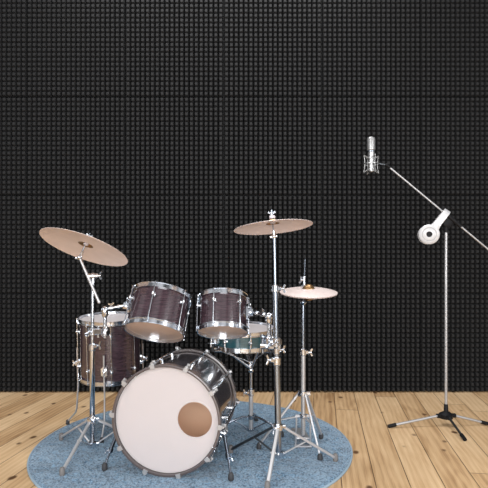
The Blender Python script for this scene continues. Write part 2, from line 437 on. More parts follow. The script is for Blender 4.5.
def tom_bracket(root, mx, R, depth, ang, target):
    """mounting block on the shell and the plate it bolts to"""
    a = math.radians(ang); d = Vector((math.sin(a), -math.cos(a), 0)); t = Vector((math.cos(a), math.sin(a), 0)); z = Vector((0, 0, depth*0.55))
    mb = MB(mx)
    mb.box(d*(R+0.004)+z, 0.045, 0.008, 0.075, t, d)
    mb.box(d*(R+0.020)+z, 0.034, 0.030, 0.040, t, d)
    mb.tube(d*(R+0.020)+z-t*0.026, d*(R+0.020)+z+t*0.026, 0.008, seg=10)
    b = mb.build('mount_bracket', M['chrome'], root)
    mb = MB(mx); mb.wing(d*(R+0.022)+z+Vector((0, 0, 0.018)), (0, 0, 1), t)
    mb.build('wing_bolt', M['chrome'], b)
    return mx @ (d*(R+0.034)+z)

# ---- left rack tom
TLY = 2.62
c0 = P(154.6, 330.6, TLY); n = tilted(154.6, 331, TLY, 10.5, 0.30)
t1 = thing('rack_tom', 'larger plum rack tom, tilted up to the right, above the bass drum left of centre', 'drum', c0, 'plum rack toms above the bass drum')
mxl = drum(t1, c0, n, 0.149, 0.192, 6, -7, 'plum')
armL = tom_bracket(t1, mxl, 0.149, 0.192, -84, None)
# ---- right rack tom
TRY = 2.68
c1 = P(222.8, 330.6, TRY); n = tilted(222.8, 331, TRY, 1.0, 0.265)
t2 = thing('rack_tom', 'smaller plum rack tom hung level above the snare drum', 'drum', c1, 'plum rack toms above the bass drum')
mxr = drum(t2, c1, n, 0.126, 0.178, 6, -19, 'plum')
armR = tom_bracket(t2, mxr, 0.126, 0.178, 84, None)
# ---- floor tom
FY = 3.07
fa = Vector((0.0, -math.sin(math.radians(4.5)), math.cos(math.radians(4.5))))
fb = P(111, 375, FY)
ft = thing('floor_tom', 'deep plum floor tom on three bent legs, behind the left cymbal stand', 'drum', Vector((fb.x, fb.y, 0)))
mxf = drum(ft, fb, fa, 0.175, 0.345, 8, 16, 'plum', lug_at=(0.80, 0.20))
for ang, foot in ((-88, Vector(foot_at(67.7, 424, 0.015))), (4, Vector(foot_at(101.7, 439.5, 0.03))), (118, Vector((-0.59, 3.24, 0)))):
    a = math.radians(ang); d = Vector((math.sin(a), -math.cos(a), 0))
    foot.z = ground(foot)
    top = mxf @ (d*0.198 + Vector((0, 0, 0.17))); mid = mxf @ (d*0.198 + Vector((0, 0, -0.06)))
    knee = Vector((mid.x+(mid.x-top.x)*0.6, mid.y+(mid.y-top.y)*0.6, 0.105)); knee = knee*0.8 + Vector((foot.x, foot.y, 0.105))*0.2
    knee.z = 0.105
    out = foot + Vector((0, 0, 0.018))
    mb = MB(); mb.path([top, mid, knee+(mid-knee)*0.12, knee+(out-knee)*0.12, out], 0.0052)
    lg = mb.build('leg', M['satin'], ft)
    mb = MB(); mb.lathe([(0.011, 0.0), (0.012, 0.004), (0.010, 0.022), (0.006, 0.028)], foot, seg=14)
    mb.build('rubber_foot', M['rubber'], lg)
    mb = MB(mxf)
    tt = Vector((math.cos(a), math.sin(a), 0))
    mb.box(d*0.185+Vector((0, 0, 0.075)), 0.036, 0.020, 0.055, tt, d)
    mb.box(d*0.198+Vector((0, 0, 0.075)), 0.022, 0.022, 0.030, tt, d)
    mb.wing(d*0.208+Vector((0, 0, 0.075)), d, Vector((0, 0, 1)), span=0.016)
    mb.build('leg_bracket', M['chrome'], ft)
# ---- snare drum
SY = 3.0
sb = P(243.5, 343.5, SY); sa = Vector((0.01, -math.sin(math.radians(4)), math.cos(math.radians(4))))
sn = thing('snare_drum', 'shallow teal snare drum with chrome hoops, on the snare stand behind the smaller rack tom', 'drum', sb)
mxs = drum(sn, sb, sa, 0.178, 0.088, 8, 12, 'teal', lug_at=(0.5,), bottom='head', tube_lug=True)
mb = MB(mxs)
a = math.radians(-62); d = Vector((math.sin(a), -math.cos(a), 0)); tt = Vector((math.cos(a), math.sin(a), 0))
mb.box(d*0.190+Vector((0, 0, 0.042)), 0.03, 0.022, 0.06, tt, d); mb.tube(d*0.205+Vector((0, 0, 0.07)), d*0.212+Vector((0, 0, 0.0)), 0.006)
mb.wing(d*0.200+Vector((0, 0, 0.02)), d, tt, span=0.018); mb.box(d*0.193+Vector((0, 0, -0.005)), 0.05, 0.018, 0.012, tt, d)
mb.build('snare_strainer', M['chrome'], sn)

# ---- bass drum
BR = 0.2565
bf = Vector((-0.3615, 2.36, BR+RT+0.004)); bb = Vector((-0.300, 2.79, BR+RT+0.004))
ax = (bb-bf).normalized(); BL = (bb-bf).length
bd = thing('bass_drum', 'dark bass drum lying on its side with white ported front head, centre of the rug', 'drum', Vector((bf.x, (bf.y+bb.y)/2, RT)))
# local frame: z along the axis (away from camera), x right, y DOWN or UP -> build explicitly
ux = Vector((0, 0, 1)); xr = ax.cross(ux).normalized()      # to the right
uy = xr.cross(ax).normalized()
mxb = Matrix((xr, uy, ax)).transposed().to_4x4(); mxb.translation = bf
if mxb.to_3x3().determinant() < 0: pass
mb = MB(mxb); mb.lathe([(BR-0.010, 0.012), (BR-0.010, BL-0.012), (BR-0.017, BL-0.012), (BR-0.017, 0.012)], seg=96, closed=True)
sh = mb.build('shell', M['darkshell'], bd)
mb = MB(mxb); mb.lathe([(BR-0.0175, 0.014), (BR-0.0175, BL-0.014), (BR-0.020, BL-0.014), (BR-0.020, 0.014)], seg=96, closed=True)
part_label(mb.build('inner_ply', M['interior'], sh), 'light wood inside of the shell')
# front head with port
hc = Vector((0.136, 0.008, 0)); hr = 0.083
mb = MB(mxb); seg = 96; R1 = BR-0.010
def hring(t, z): 
    return [Vector((0, 0, z)) + (hc*(1-t)) + Vector((math.cos(2*PI*j/seg), math.sin(2*PI*j/seg), 0))*(hr*(1-t)+R1*t) for j in range(seg)]
mb.rings([hring(0, 0.0035), hring(0, 0.002), hring(0.3, 0.002), hring(0.7, 0.002), hring(1, 0.003), hring(1, 0.012), hring(0.97, 0.012), hring(0.97, 0.0045), hring(0.3, 0.0035)], closed=True)
fh = mb.build('front_head', M['head'], bd)
mb = MB(mxb)
mb.rings([[Vector((0, 0, z))+hc+Vector((math.cos(2*PI*j/seg), math.sin(2*PI*j/seg), 0))*r for j in range(seg)] for r, z in ((hr+0.004, 0.0018), (hr+0.004, 0.0006), (hr-0.002, 0.0002), (hr-0.002, 0.005), (hr, 0.005), (hr, 0.0018))], closed=True)
mb.build('port_ring', M['head'], fh)
mb = MB(mxb); mb.lathe([(0.001, BL-0.003), (BR-0.012, BL-0.003), (BR-0.010, BL-0.012), (BR-0.013, BL-0.012), (BR-0.014, BL-0.004), (0.001, BL-0.004)], seg=96)
mb.build('rear_head', M['tanhead'], bd)
for z0, z1, nm in ((-0.016, 0.022, 'hoop'), (BL-0.022, BL+0.016, 'hoop')):
    mb = MB(mxb); mb.lathe([(BR-0.008, z0+0.001), (BR-0.004, z0), (BR+0.003, z0+0.002), (BR+0.003, z1-0.002), (BR, z1), (BR-0.008, z1)], seg=96, closed=True)
    mb.build(nm, M['hoopwood'], bd)
for i in range(10):
    a = math.radians(-4+36*i); d = Vector((math.cos(a), math.sin(a), 0)); t = Vector((-math.sin(a), math.cos(a), 0)); Z = Vector((0, 0, 1))
    for zz, s in ((-0.018, 1), (BL+0.018, -1)):
        mb = MB(mxb)
        mb.box(d*(BR+0.000)+Z*(zz-0.001*s), 0.022, 0.018, 0.005, t, d)
        mb.box(d*(BR+0.008)+Z*(zz+0.018*s), 0.020, 0.007, 0.042, t, d)
        mb.box(d*(BR+0.014)+Z*(zz+0.036*s), 0.016, 0.020, 0.010, t, d)
        mb.tube(d*(BR+0.014)+Z*(zz+0.006*s), d*(BR+0.014)+Z*(zz+0.034*s), 0.006, seg=8)
        mb.build('claw', M['standsilver'], bd)
    mb = MB(mxb); mb.tube(d*(BR+0.014)+Z*0.01, d*(BR+0.014)+Z*(BL-0.01), 0.0045, seg=8)
    mb.build('tension_rod', M['chrome'], bd)
    mb = MB(mxb)
    mb.tube(d*(BR+0.012)+Z*0.10, d*(BR+0.012)+Z*(BL-0.10), 0.0060, seg=12)
    for zz in (0.13, BL-0.13): mb.tube(d*(BR-0.012)+Z*zz, d*(BR+0.012)+Z*zz, 0.009, seg=10)
    mb.build('lug', M['chrome'], bd)
for s, top, foot in ((-1, Vector((-0.628, 2.53, 0.165)), Vector(foot_at(104.6, 467, 0.03))), (1, Vector((-0.096, 2.46, 0.18)), Vector(foot_at(231, 477, 0.03)))):
    foot.z = RT
    mb = MB(); f2 = foot+Vector((0, 0, 0.022)); mdp = top.lerp(f2, 0.55)
    mb.tube(top, mdp, 0.0085); mb.tube(mdp, f2, 0.006); mb.tube(mdp+(top-mdp)*0.1, mdp-(top-mdp)*0.12, 0.012)
    sp = mb.build('spur', M['steel'], bd)
    mb = MB(); mb.lathe([(0.010, 0.0), (0.014, 0.006), (0.013, 0.026), (0.008, 0.036)], foot, seg=14); mb.build('rubber_tip', M['rubber'], sp)
    mb = MB(); mb.wing(mdp+Vector((0.008*s, -0.008, 0)), (0.8*s, -0.6, 0), (0, 0, 1), r=0.005, span=0.016); mb.build('wing_bolt', M['chrome'], sp)
    mb = MB(); cc = Vector((bf.x, 0, bf.z)); inn = top + (Vector((bf.lerp(bb, (top.y-bf.y)/(bb.y-bf.y)).x, top.y, bf.z))-top).normalized()*0.035
    mb.tube(inn, top+(top-inn)*0.25, 0.016, 0.013); mb.ball(top, 0.016); mb.build('spur_bracket', M['chrome'], bd)

# ------------------------------------------------------------------ cymbals
def cymbal(root, o, n, R, bellr, m, up=1):
    mx = local(o, n)
    h0, h1 = 0.008*up, -0.012*up
    th = 0.0013
    mb = MB(mx)
    prof = [(bellr + (R-bellr)*t, h0+(h1-h0)*(t**1.6)) for t in [i/10 for i in range(11)]]
    mb.lathe(prof + [(r, h-th) for r, h in prof[::-1]], seg=96, closed=True)
    mb.build('bow', M[m], root)
    mb = MB(mx)
    bp = [(0.005, 0.030*up), (bellr*0.35, 0.029*up), (bellr*0.65, 0.024*up), (bellr*0.88, 0.015*up), (bellr*1.0, h0+0.0004*up)]
    mb.lathe(bp + [(r, h-th) for r, h in bp[::-1]], seg=48, closed=True)
    part_label(mb.build('bell', M['bell'], root), 'darker golden bell')
    return mx
# left crash, big, steeply tilted
LSY = 2.66
cL = P(85.2, 246.0, LSY); nL = tilted(84.3, 246.6, LSY, 20.6, 0.27)
cy = thing('crash_cymbal', 'largest tan cymbal, steeply tilted down to the right, on the left boom stand', 'cymbal', cL)
cymbal(cy, cL, nL, 0.233, 0.040, 'cymbal_tan')
RSY = 2.48
cR = P(273, 225, RSY); nR = tilted(273, 225, RSY, -5.8, 0.175)
cy = thing('crash_cymbal', 'pinkish crash cymbal highest on the tall straight stand right of the rack toms', 'cymbal', cR)
cymbal(cy, cR, nR, 0.193, 0.034, 'cymbal_pink')
HHY = 2.72
cH = P(308.5, 292.0, HHY); nH = tilted(308.5, 292.5, HHY, 1.5, -0.19)
cy = thing('hi_hat_cymbal', 'upper pink hi-hat cymbal, smallest cymbal, seen from above on the hi-hat stand', 'cymbal', cH, 'hi-hat cymbal pair')
cymbal(cy, cH+nH*0.012, nH, 0.154, 0.034, 'cymbal_pink_dimmed')
cy = thing('hi_hat_cymbal', 'lower hi-hat cymbal lying upside down under the upper one on the hi-hat stand', 'cymbal', cH-nH*0.012, 'hi-hat cymbal pair')
cymbal(cy, cH-nH*0.016, nH, 0.153, 0.034, 'cymbal_pink_dimmed', up=-1)

# ------------------------------------------------------------------ stands
def tripod(root, cx, cy, feet, zc, zb, legm='satin', w=0.016, strut=0.5, braces=True, footm='greyrubber', t=0.013, bend=False, foot_r=0.013):
    for f, mm in feet:
        f = Vector(f); f.z = ground(f)
        out = Vector((f.x-cx, f.y-cy, 0)).normalized(); side = out.cross(Vector((0, 0, 1)))
        top = Vector((cx, cy, zc)) + out*0.022
        end = f + Vector((0, 0, 0.020))
        mb = MB(); mb.bar(top, end, w, t, side)
        lg = mb.build('leg', M[mm], root)
        mb = MB(); q = (end-top).normalized(); hor = Vector((q.x, q.y, 0)).normalized()
        mb.rings([[f+hor*0.006+Vector((math.cos(k*PI/6)*foot_r*s, math.sin(k*PI/6)*foot_r*s, h)) for k in range(12)] for s, h in ((0.85, 0), (1.0, 0.006), (1.0, 0.022), (0.7, 0.038))])
        mb.build('rubber_foot', M[footm], lg)
        if braces:
            mid = top.lerp(end, strut)
            bot = Vector((cx, cy, zb+0.008)) + out*0.018
            mb = MB(); mb.bar(bot, mid, w*0.6, 0.006, side); mb.tube(mid-side*w*0.7, mid+side*w*0.7, 0.005, seg=8)
            mb.build('brace', M[mm], root)
    for z in ([zc, zb+0.008] if braces else [zc]):
        mb = MB()
        mb.lathe([(0.013, -0.014), (0.021, -0.012), (0.021, 0.012), (0.013, 0.014)], (cx, cy, z), seg=20)
        for f, mm in feet:
            out = Vector((f[0]-cx, f[1]-cy, 0)).normalized()
            mb.box(Vector((cx, cy, z))+out*0.024, 0.020, 0.018, 0.020, out.cross(Vector((0, 0, 1))), out)
        mb.build('leg_collar', M['chrome'], root)

def clamp(root, p, size=0.018, wing_dir=(1, -0.4, 0), name='height_clamp', m='chrome'):
    mb = MB(); p = Vector(p)
    mb.lathe([(size*0.8, -size*1.0), (size, -size*0.8), (size, size*0.8), (size*0.8, size)], p, seg=18)
    wd = Vector(wing_dir).normalized()
    mb.box(p+wd*size*1.1, size*0.9, size*1.2, size*1.1, wd.cross(Vector((0, 0, 1))), wd)
    c = mb.build(name, M[m], root)
    mb = MB(); mb.wing(p+wd*size*1.7, wd, Vector((0, 0, 1)) if abs(wd.z) < 0.5 else (1, 0, 0), span=size*1.1)
    mb.build('wing_bolt', M[m], c)
    return c

def cymbal_top(root, o, n, base):
    """tilter, threaded rod, felts and wing nut"""
    mb = MB(); mb.ball(base, 0.013); mb.tube(base-Vector((0.02, 0, 0.004)), base+Vector((0.014, 0, 0.003)), 0.007)
    mb.tube(base, base.lerp(o-n*0.02, 0.75), 0.007, 0.006)
    tl = mb.build('tilter', M['chrome'], root)
    mb = MB(); mb.tube(base, o+n*0.075, 0.0032, seg=8); mb.build('threaded_rod', M['steel'], tl)
    mb = MB(); mb.lathe([(0.004, 0.032), (0.014, 0.032), (0.015, 0.038), (0.014, 0.046), (0.004, 0.046)], o, n, seg=18)
    mb.lathe([(0.004, 0.006), (0.013, 0.006), (0.013, 0.018), (0.004, 0.018)], o, n, seg=18)
    mb.build('felt_washer', M['hole'], tl)
    sd = frame(n)[0]
    mb = MB(); mb.wing(o+n*0.047, n, sd, r=0.008, span=0.018); mb.build('wing_nut', M['chrome'], tl)

def tom_arm(root, joint, target, pole_pt, post_down):
    """clamp on the pole, vertical post, ball joint, arm to the drum bracket"""
    mb = MB(); base = Vector((joint.x, joint.y, post_down))
    mb.tube(base-Vector((0, 0, 0.03)), joint, 0.0095)
    mb.lathe([(0.013, -0.012), (0.016, -0.006), (0.016, 0.012), (0.012, 0.016)], base+Vector((0, 0, 0.012)), seg=16)
    mb.lathe([(0.010, -0.03), (0.017, -0.018), (0.017, 0.0), (0.010, 0.006)], joint, seg=16)
    po = mb.build('tom_post', M['chrome'], root)
    mb = MB(); mb.ball(joint+Vector((0, 0, 0.008)), 0.021, 16)
    fw = Vector((0.2, -1, 0)).normalized()
    mb.wing(joint+fw*0.018+Vector((0, 0, 0.004)), fw, (0, 0, 1), span=0.018); mb.build('ball_joint', M['chrome'], po)
    mb = MB(); j2 = joint+Vector((0, 0, 0.012)); q = (target-j2)
    mb.tube(j2, target, 0.0075); mb.tube(j2+q*0.25, j2+q*0.42, 0.012); mb.tube(j2+q*0.68, j2+q*0.82, 0.011)
    mb.wing(j2+q*0.34+Vector((0, 0, 0.008)), (0, -0.3, 1), q, r=0.005, span=0.014)
    mb.build('tom_arm', M['chrome'], po)
    # clamp body bridging pole and post
    mb = MB(); mid = (pole_pt+base)/2; dr = (base-pole_pt); dr.z = 0
    side = dr.normalized().cross(Vector((0, 0, 1)))
    mb.bar(pole_pt-dr.normalized()*0.022, base+dr.normalized()*0.020, 0.036, 0.030, (0, 0, 1))
    mb.lathe([(0.016, -0.024), (0.024, -0.020), (0.024, 0.020), (0.016, 0.024)], pole_pt, seg=18)
    mb.lathe([(0.014, -0.022), (0.020, -0.018), (0.020, 0.018), (0.014, 0.022)], base, seg=18)
    cl = mb.build('multi_clamp', M['chrome'], root)
    f = Vector((0, -1, 0))
    for q2, s in ((pole_pt, -1), (base, 1)):
        mb = MB(); mb.wing(q2+f*0.022, (0.5*s, -0.8, 0.15), (0.7, 0.3, 0.6), r=0.007, span=0.022); mb.build('wing_bolt', M['chrome'], cl)
    for q2, s in ((mid, 1),):
        mb = MB(); mb.tube(q2+f*0.008-Vector((0, 0, 0.03)), q2+f*0.008+Vector((0, 0, 0.03)), 0.006); mb.build('clamp_bolt', M['chrome'], cl)

# ---- left boom stand
lx = P(92.3, 400, LSY).x
ls = thing('cymbal_stand', 'chrome boom cymbal stand on the left of the rug, holding the largest cymbal', 'stand', Vector((lx, LSY, RT)), 'chrome cymbal stands')
def at(px, py, Y): return P(px, py, Y)
zT = lambda y, Y: P(0, y, Y).z
mb = MB(); mb.tube((lx, LSY, zT(446, LSY)), (lx, LSY, zT(347, LSY)), 0.0135, seg=18)
mb.lathe([(0.009, -0.004), (0.0135, 0)], (lx, LSY, zT(446, LSY)), seg=18); mb.build('pole', M['chrome'], ls)
mb = MB(); mb.tube((lx, LSY, zT(349, LSY)), (lx+0.003, LSY, zT(277, LSY)), 0.0085, seg=16); mb.build('upper_tube', M['chrome'], ls)
clamp(ls, (lx, LSY, zT(347, LSY)), 0.019, (1, -0.3, 0.25))
clamp(ls, (lx, LSY, zT(419, LSY)), 0.017, (0.6, -1, 0.0), 'leg_clamp')
tripod(ls, lx, LSY, ((foot_at(61.8, 436.6), 'satin'), (foot_at(62.8, 470.6), 'satin'), ((-0.53, 2.77, 0), 'satin')), zT(420, LSY), zT(446, LSY), strut=0.42)
bt = P(79.5, 257.5, LSY); be = P(99.0, 302, LSY-0.03)
pv = bt.lerp(be, 0.42)
mb = MB(); mb.tube(bt, pv, 0.0065); mb.tube(pv-(be-bt)*0.12, be, 0.0075); mb.ball(be, 0.009); boom = mb.build('boom_arm', M['satin'], ls)
mb = MB(); p = P(93.2, 276, LSY); mb.ball(p, 0.017, 14); mb.tube(p-Vector((0.022, 0.006, 0)), p+Vector((0.026, 0, 0.002)), 0.0125)
mb.tube(p-Vector((0, 0, 0.035)), p, 0.011); tlt = mb.build('boom_tilter', M['chrome'], ls)
mb = MB(); mb.wing(p+Vector((0.024, 0, 0.002)), (1, 0, 0), (0, 0, 1), r=0.007, span=0.020); mb.build('wing_bolt', M['chrome'], tlt)
cymbal_top(ls, cL, nL, bt)
jL = P(105, 311.5, LSY-0.02)
tom_arm(ls, jL, armL, Vector((lx, LSY, zT(331, LSY))), zT(332, LSY-0.02))

# ---- right straight stand
rx = P(278.6, 440, RSY).x
rs = thing('cymbal_stand', 'tall straight chrome cymbal stand right of the bass drum, holding the pinkish crash', 'stand', Vector((rx, RSY, RT)), 'chrome cymbal stands')
topx = P(274.3, 240, RSY).x
pz = lambda y: Vector((rx+(topx-rx)*(456-y)/(456-238), RSY, zT(y, RSY)))
mb = MB(); mb.tube(pz(456), pz(362), 0.0155, seg=20); mb.build('pole', M['steel'], rs)
mb = MB(); mb.tube(pz(364), pz(288), 0.0142, seg=18); mb.build('middle_tube', M['steel'], rs)
mb = MB(); mb.tube(pz(290), pz(238), 0.0078, seg=16); mb.build('upper_tube', M['steel'], rs)
clamp(rs, pz(288.5), 0.018, (1, -0.3, 0))
clamp(rs, pz(361), 0.021, (-1, -0.4, 0.2))
clamp(rs, pz(351), 0.016, (1, -0.5, 0.3), 'memory_lock')
clamp(rs, pz(427), 0.019, (-0.6, -1, 0.0), 'leg_clamp')
tripod(rs, rx, RSY, ((foot_at(334.2, 457.2), 'satin'), (foot_at(267.6, 485), 'standsilver'), (foot_at(231.7, 449), 'darksteel')), zT(427, RSY), zT(456, RSY), strut=0.46, w=0.018)
base = P(274.0, 236.5, RSY)
cymbal_top(rs, cR, nR, base)
jR = P(269.5, 318, RSY-0.0)
jR = Vector((P(269.0, 318, RSY+0.03).x, RSY+0.03, zT(318, RSY+0.03)))
tom_arm(rs, jR, armR, pz(342), zT(342, RSY))

q_ = pz(348)
mb = MB(); mb.bar(q_+Vector((-0.075, 0.03, 0.004)), q_+Vector((0.020, -0.004, 0)), 0.024, 0.024, (0, 0, 1))
mb.build('accessory_clamp', M['chrome'], rs)
mb = MB(); mb.wing(q_+Vector((-0.045, -0.002, 0.004)), (-0.3, -1, 0.3), (1, 0.1, 0.4), r=0.007, span=0.020); mb.build('wing_bolt', M['steel'], rs)
mb = MB(); mb.tube(q_+Vector((-0.066, 0.028, -0.03)), q_+Vector((-0.066, 0.028, 0.05)), 0.008); mb.ball(q_+Vector((-0.066, 0.028, 0.05)), 0.013); mb.build('accessory_rod', M['steel'], rs)
# ---- snare stand
sx = P(251, 400, SY).x
ss = thing('snare_stand', 'low chrome snare stand with a three-armed basket under the teal snare drum', 'stand', Vector((sx, SY, RT)))
mb = MB(); mb.tube((sx, SY, zT(431, SY)), (sx, SY, zT(392, SY)), 0.0125, seg=16); mb.build('pole', M['satin'], ss)
mb = MB(); mb.tube((sx, SY, zT(393, SY)), (sx, SY, zT(368, SY)), 0.0095, seg=16); mb.build('upper_tube', M['steel'], ss)
clamp(ss, (sx, SY, zT(392, SY)), 0.020, (-1, -0.6, 0))
hub = Vector((sx, SY, zT(370, SY)))
mb = MB(); mb.ball(hub, 0.017); mb.tube(hub, hub+Vector((-0.008, 0, 0.05)), 0.010); mb.build('basket_tilter', M['chrome'], ss)
for ang in (-62, 58, 178):
    a = math.radians(ang); d = Vector((math.sin(a), -math.cos(a), 0))
    tip = mxs @ (d*0.198 + Vector((0, 0, -0.022)))
    low = mxs @ (d*0.125 + Vector((0, 0, -0.034)))
    mb = MB(); mb.path([hub+Vector((0, 0, 0.008)), mxs @ (d*0.098+Vector((0, 0, -0.040))), mxs @ (d*0.12+Vector((0, 0, -0.030))), tip.lerp(low, 0.1)], 0.0078)
    ba = mb.build('basket_arm', M['chrome'], ss)
    mb = MB(); hk = mxs @ (d*0.202 + Vector((0, 0, 0.006))); mb.path([tip.lerp(low, 0.12), tip, hk], 0.009); mb.build('rubber_grip', M['rubber'], ba)
    mb = MB(); cen = mxs @ Vector((0, 0, -0.020)); mb.tube(hub+Vector((0, 0, 0.045)), low.lerp(tip, 0.3), 0.0035); mb.build('basket_brace', M['chrome'], ba)
zc = zT(417, SY)
for ang in (-75, 60, 170):
    a = math.radians(ang); d = Vector((math.sin(a), -math.cos(a), 0)); fr = 0.20
    f = Vector((sx, SY, 0))+d*fr; f.z = ground(f)
    mb = MB(); mb.path([Vector((sx, SY, zc))+d*0.012, Vector((sx, SY, zc+0.004))+d*0.05, Vector((sx, SY, zc-0.010))+d*0.10, Vector((sx, SY, zc*0.55+0.01))+d*0.165, f+Vector((0, 0, 0.018))], 0.0062)
    lg = mb.build('leg', M['steel'], ss)
    mb = MB(); mb.lathe([(0.012, 0), (0.014, 0.005), (0.012, 0.024), (0.007, 0.032)], f, seg=12); mb.build('rubber_foot', M['rubber'], lg)
    mb = MB(); mb.tube((sx+d.x*0.01, SY+d.y*0.01, zT(429, SY)), Vector((sx, SY, zc*0.9))+d*0.11, 0.004, seg=8); mb.build('brace', M['steel'], ss)
mb = MB(); mb.lathe([(0.012, -0.014), (0.019, -0.010), (0.019, 0.010), (0.012, 0.014)], (sx, SY, zc), seg=18); mb.build('leg_collar', M['chrome'], ss)
mb = MB(); mb.lathe([(0.010, -0.014), (0.018, -0.010), (0.018, 0.008), (0.012, 0.012)], (sx, SY, zT(430, SY)), seg=18); mb.build('leg_collar', M['chrome'], ss)

# ---- hi-hat stand
hx = P(303.2, 400, HHY).x
hs = thing('hi_hat_stand', 'slim chrome hi-hat stand with foot pedal at the back right of the rug', 'stand', Vector((hx, HHY, RT)))
mb = MB(); mb.tube((hx, HHY, 0.085), (hx, HHY, zT(352, HHY)), 0.0118, seg=16); mb.build('pole', M['standsilver'], hs)
mb = MB(); mb.tube((hx, HHY, zT(354, HHY)), (hx, HHY, zT(301, HHY)), 0.0085, seg=14)
mb.lathe([(0.008, -0.02), (0.022, -0.004), (0.022, 0.0), (0.010, 0.004)], (hx, HHY, zT(301.5, HHY)), seg=18); mb.build('upper_tube', M['steel'], hs)
mb = MB(); mb.tube((hx, HHY, zT(302, HHY)), (hx+0.010, HHY, zT(259, HHY)), 0.0032, seg=8); mb.build('pull_rod', M['steel'], hs)
cx_ = Vector((hx+0.006, HHY, 0))
mb = MB(); mb.lathe([(0.008, zT(288, HHY)), (0.010, zT(286, HHY)), (0.010, zT(283, HHY)), (0.0075, zT(282.5, HHY)), (0.0075, zT(278.5, HHY)), (0.011, zT(278, HHY)), (0.011, zT(276.5, HHY)), (0.004, zT(276, HHY))], cx_, seg=16)
cl = mb.build('clutch', M['chrome'], hs)
mb = MB(); mb.wing(Vector((hx, HHY-0.002, zT(280, HHY))), (-1, -0.2, 0.05), (0.2, 0, 1), r=0.006, span=0.018); mb.build('wing_bolt', M['chrome'], cl)
clamp(hs, (hx, HHY, zT(352, HHY)), 0.018, (1, -0.3, 0))
zc = zT(393, HHY)
for f, lw in ((foot_at(259, 445), 0.016), (foot_at(321, 435), 0.018), (foot_at(320, 456), 0.009)):
    f = Vector(f); f.z = ground(f); out = Vector((f.x-hx, f.y-HHY, 0)).normalized(); side = out.cross(Vector((0, 0, 1)))
    top = Vector((hx, HHY, zc))+out*0.024; end = f+Vector((0, 0, 0.02))
    mb = MB(); mb.bar(top, end, lw, lw*0.7, side); lg = mb.build('leg', M['satin'], hs)
    mb = MB(); mb.lathe([(0.012, 0), (0.014, 0.006), (0.013, 0.022), (0.008, 0.032)], f, seg=12); mb.build('rubber_foot', M['rubber'], lg)
    m_ = top.lerp(end, 0.52)
    mb = MB(); mb.bar(Vector((hx, HHY, zT(416, HHY)))+out*0.014, m_, 0.014, 0.006, side); mb.build('brace', M['satin'], hs)
mb = MB(); mb.lathe([(0.012, -0.014), (0.022, -0.010), (0.022, 0.010), (0.012, 0.014)], (hx, HHY, zc), seg=18)
for ang in (0, 120, 240):
    a = math.radians(ang-10); mb.box((hx+0.028*math.cos(a), HHY+0.028*math.sin(a), zc), 0.020, 0.02, 0.022, (-math.sin(a), math.cos(a), 0), (math.cos(a), math.sin(a), 0))
mb.build('leg_collar', M['chrome'], hs)
mb = MB(); mb.lathe([(0.012, -0.012), (0.020, -0.008), (0.020, 0.008), (0.012, 0.012)], (hx, HHY, zT(416, HHY)), seg=18); mb.build('leg_collar', M['chrome'], hs)
# pedal frame, spring, footboard
mb = MB()
for s in (-1, 1): mb.path([(hx+0.036*s, HHY, zT(416, HHY)), (hx+0.038*s, HHY, 0.10), (hx+0.040*s, HHY+0.01, RT+0.006)], 0.0045, 8)
mb.bar((hx-0.042, HHY, zT(416, HHY)), (hx+0.042, HHY, zT(416, HHY)), 0.014, 0.008, (0, 0, 1))
mb.bar((hx-0.045, HHY+0.01, RT+0.008), (hx+0.045, HHY+0.01, RT+0.008), 0.03, 0.008, (0, 1, 0))
pf = mb.build('pedal_frame', M['satin'], hs)
mb = MB(); pts = [Vector((hx+0.010*math.cos(t*0.9), HHY+0.010*math.sin(t*0.9), 0.150-t*0.0014)) for t in range(0, 50)]
mb.path(pts, 0.0025, 6); mb.tube((hx, HHY, 0.095), (hx, HHY+0.02, 0.045), 0.003, seg=6); mb.build('spring', M['steel'], hs)
mb = MB(); mb.bar((hx, HHY+0.02, 0.060), (hx, HHY+0.27, RT+0.014), 0.075, 0.008, (1, 0, 0)); mb.bar((hx, HHY+0.27, RT+0.006), (hx, HHY+0.30, RT+0.006), 0.075, 0.012, (1, 0, 0))
mb.build('footboard', M['satin'], hs)

# ------------------------------------------------------------------ microphone stand
MY = 3.15
mx_ = P(446.0, 400, MY).x
ms = thing('microphone_stand', 'thin silver boom microphone stand on the bare boards right of the rug', 'stand', Vector((mx_, MY, 0)))
hubz = zT(414.5, MY)
mb = MB(); mb.tube((mx_, MY, hubz-0.01), (mx_, MY, zT(229, MY)), 0.0085, seg=16); mb.build('pole', M['standsilver'], ms)
mb = MB(); mb.lathe([(0.020, -0.028), (0.040, -0.022), (0.042, 0.004), (0.026, 0.014), (0.014, 0.020), (0.012, 0.06), (0.009, 0.065)], (mx_, MY, hubz), seg=24)
feet = [Vector(foot_at(390.5, 425.8, 0.012)), Vector(foot_at(464, 438.3, 0.012)), Vector(foot_at(486.5, 423.3, 0.012))]
for f in feet:
    out = Vector((f.x-mx_, f.y-MY, 0)).normalized(); mb.box(Vector((mx_, MY, hubz-0.006))+out*0.042, 0.026, 0.035, 0.024, out.cross(Vector((0, 0, 1))), out)
mb.build('leg_hub', M['black'], ms)
for k, f in enumerate(feet):
    out = Vector((f.x-mx_, f.y-MY, 0)).normalized(); e = f+Vector((0, 0, 0.012))
    top = Vector((mx_, MY, hubz-0.006))+out*0.05
    mb = MB(); mb.tube(top, e, 0.0075, seg=12); lg = mb.build('leg', M['standsilver' if k != 1 else 'darksteel'], ms)
    q = (e-top).normalized()
    mb = MB(); mb.tube(e-q*0.035, e+q*0.016, 0.0115, 0.0105, seg=12); mb.build('rubber_foot', M['black'], lg)
b0 = P(389.5, 167.3, MY-0.02); b1 = P(488, 249.2, MY-0.02); bdx = (b1-b0).normalized(); b2 = b1+bdx*0.16
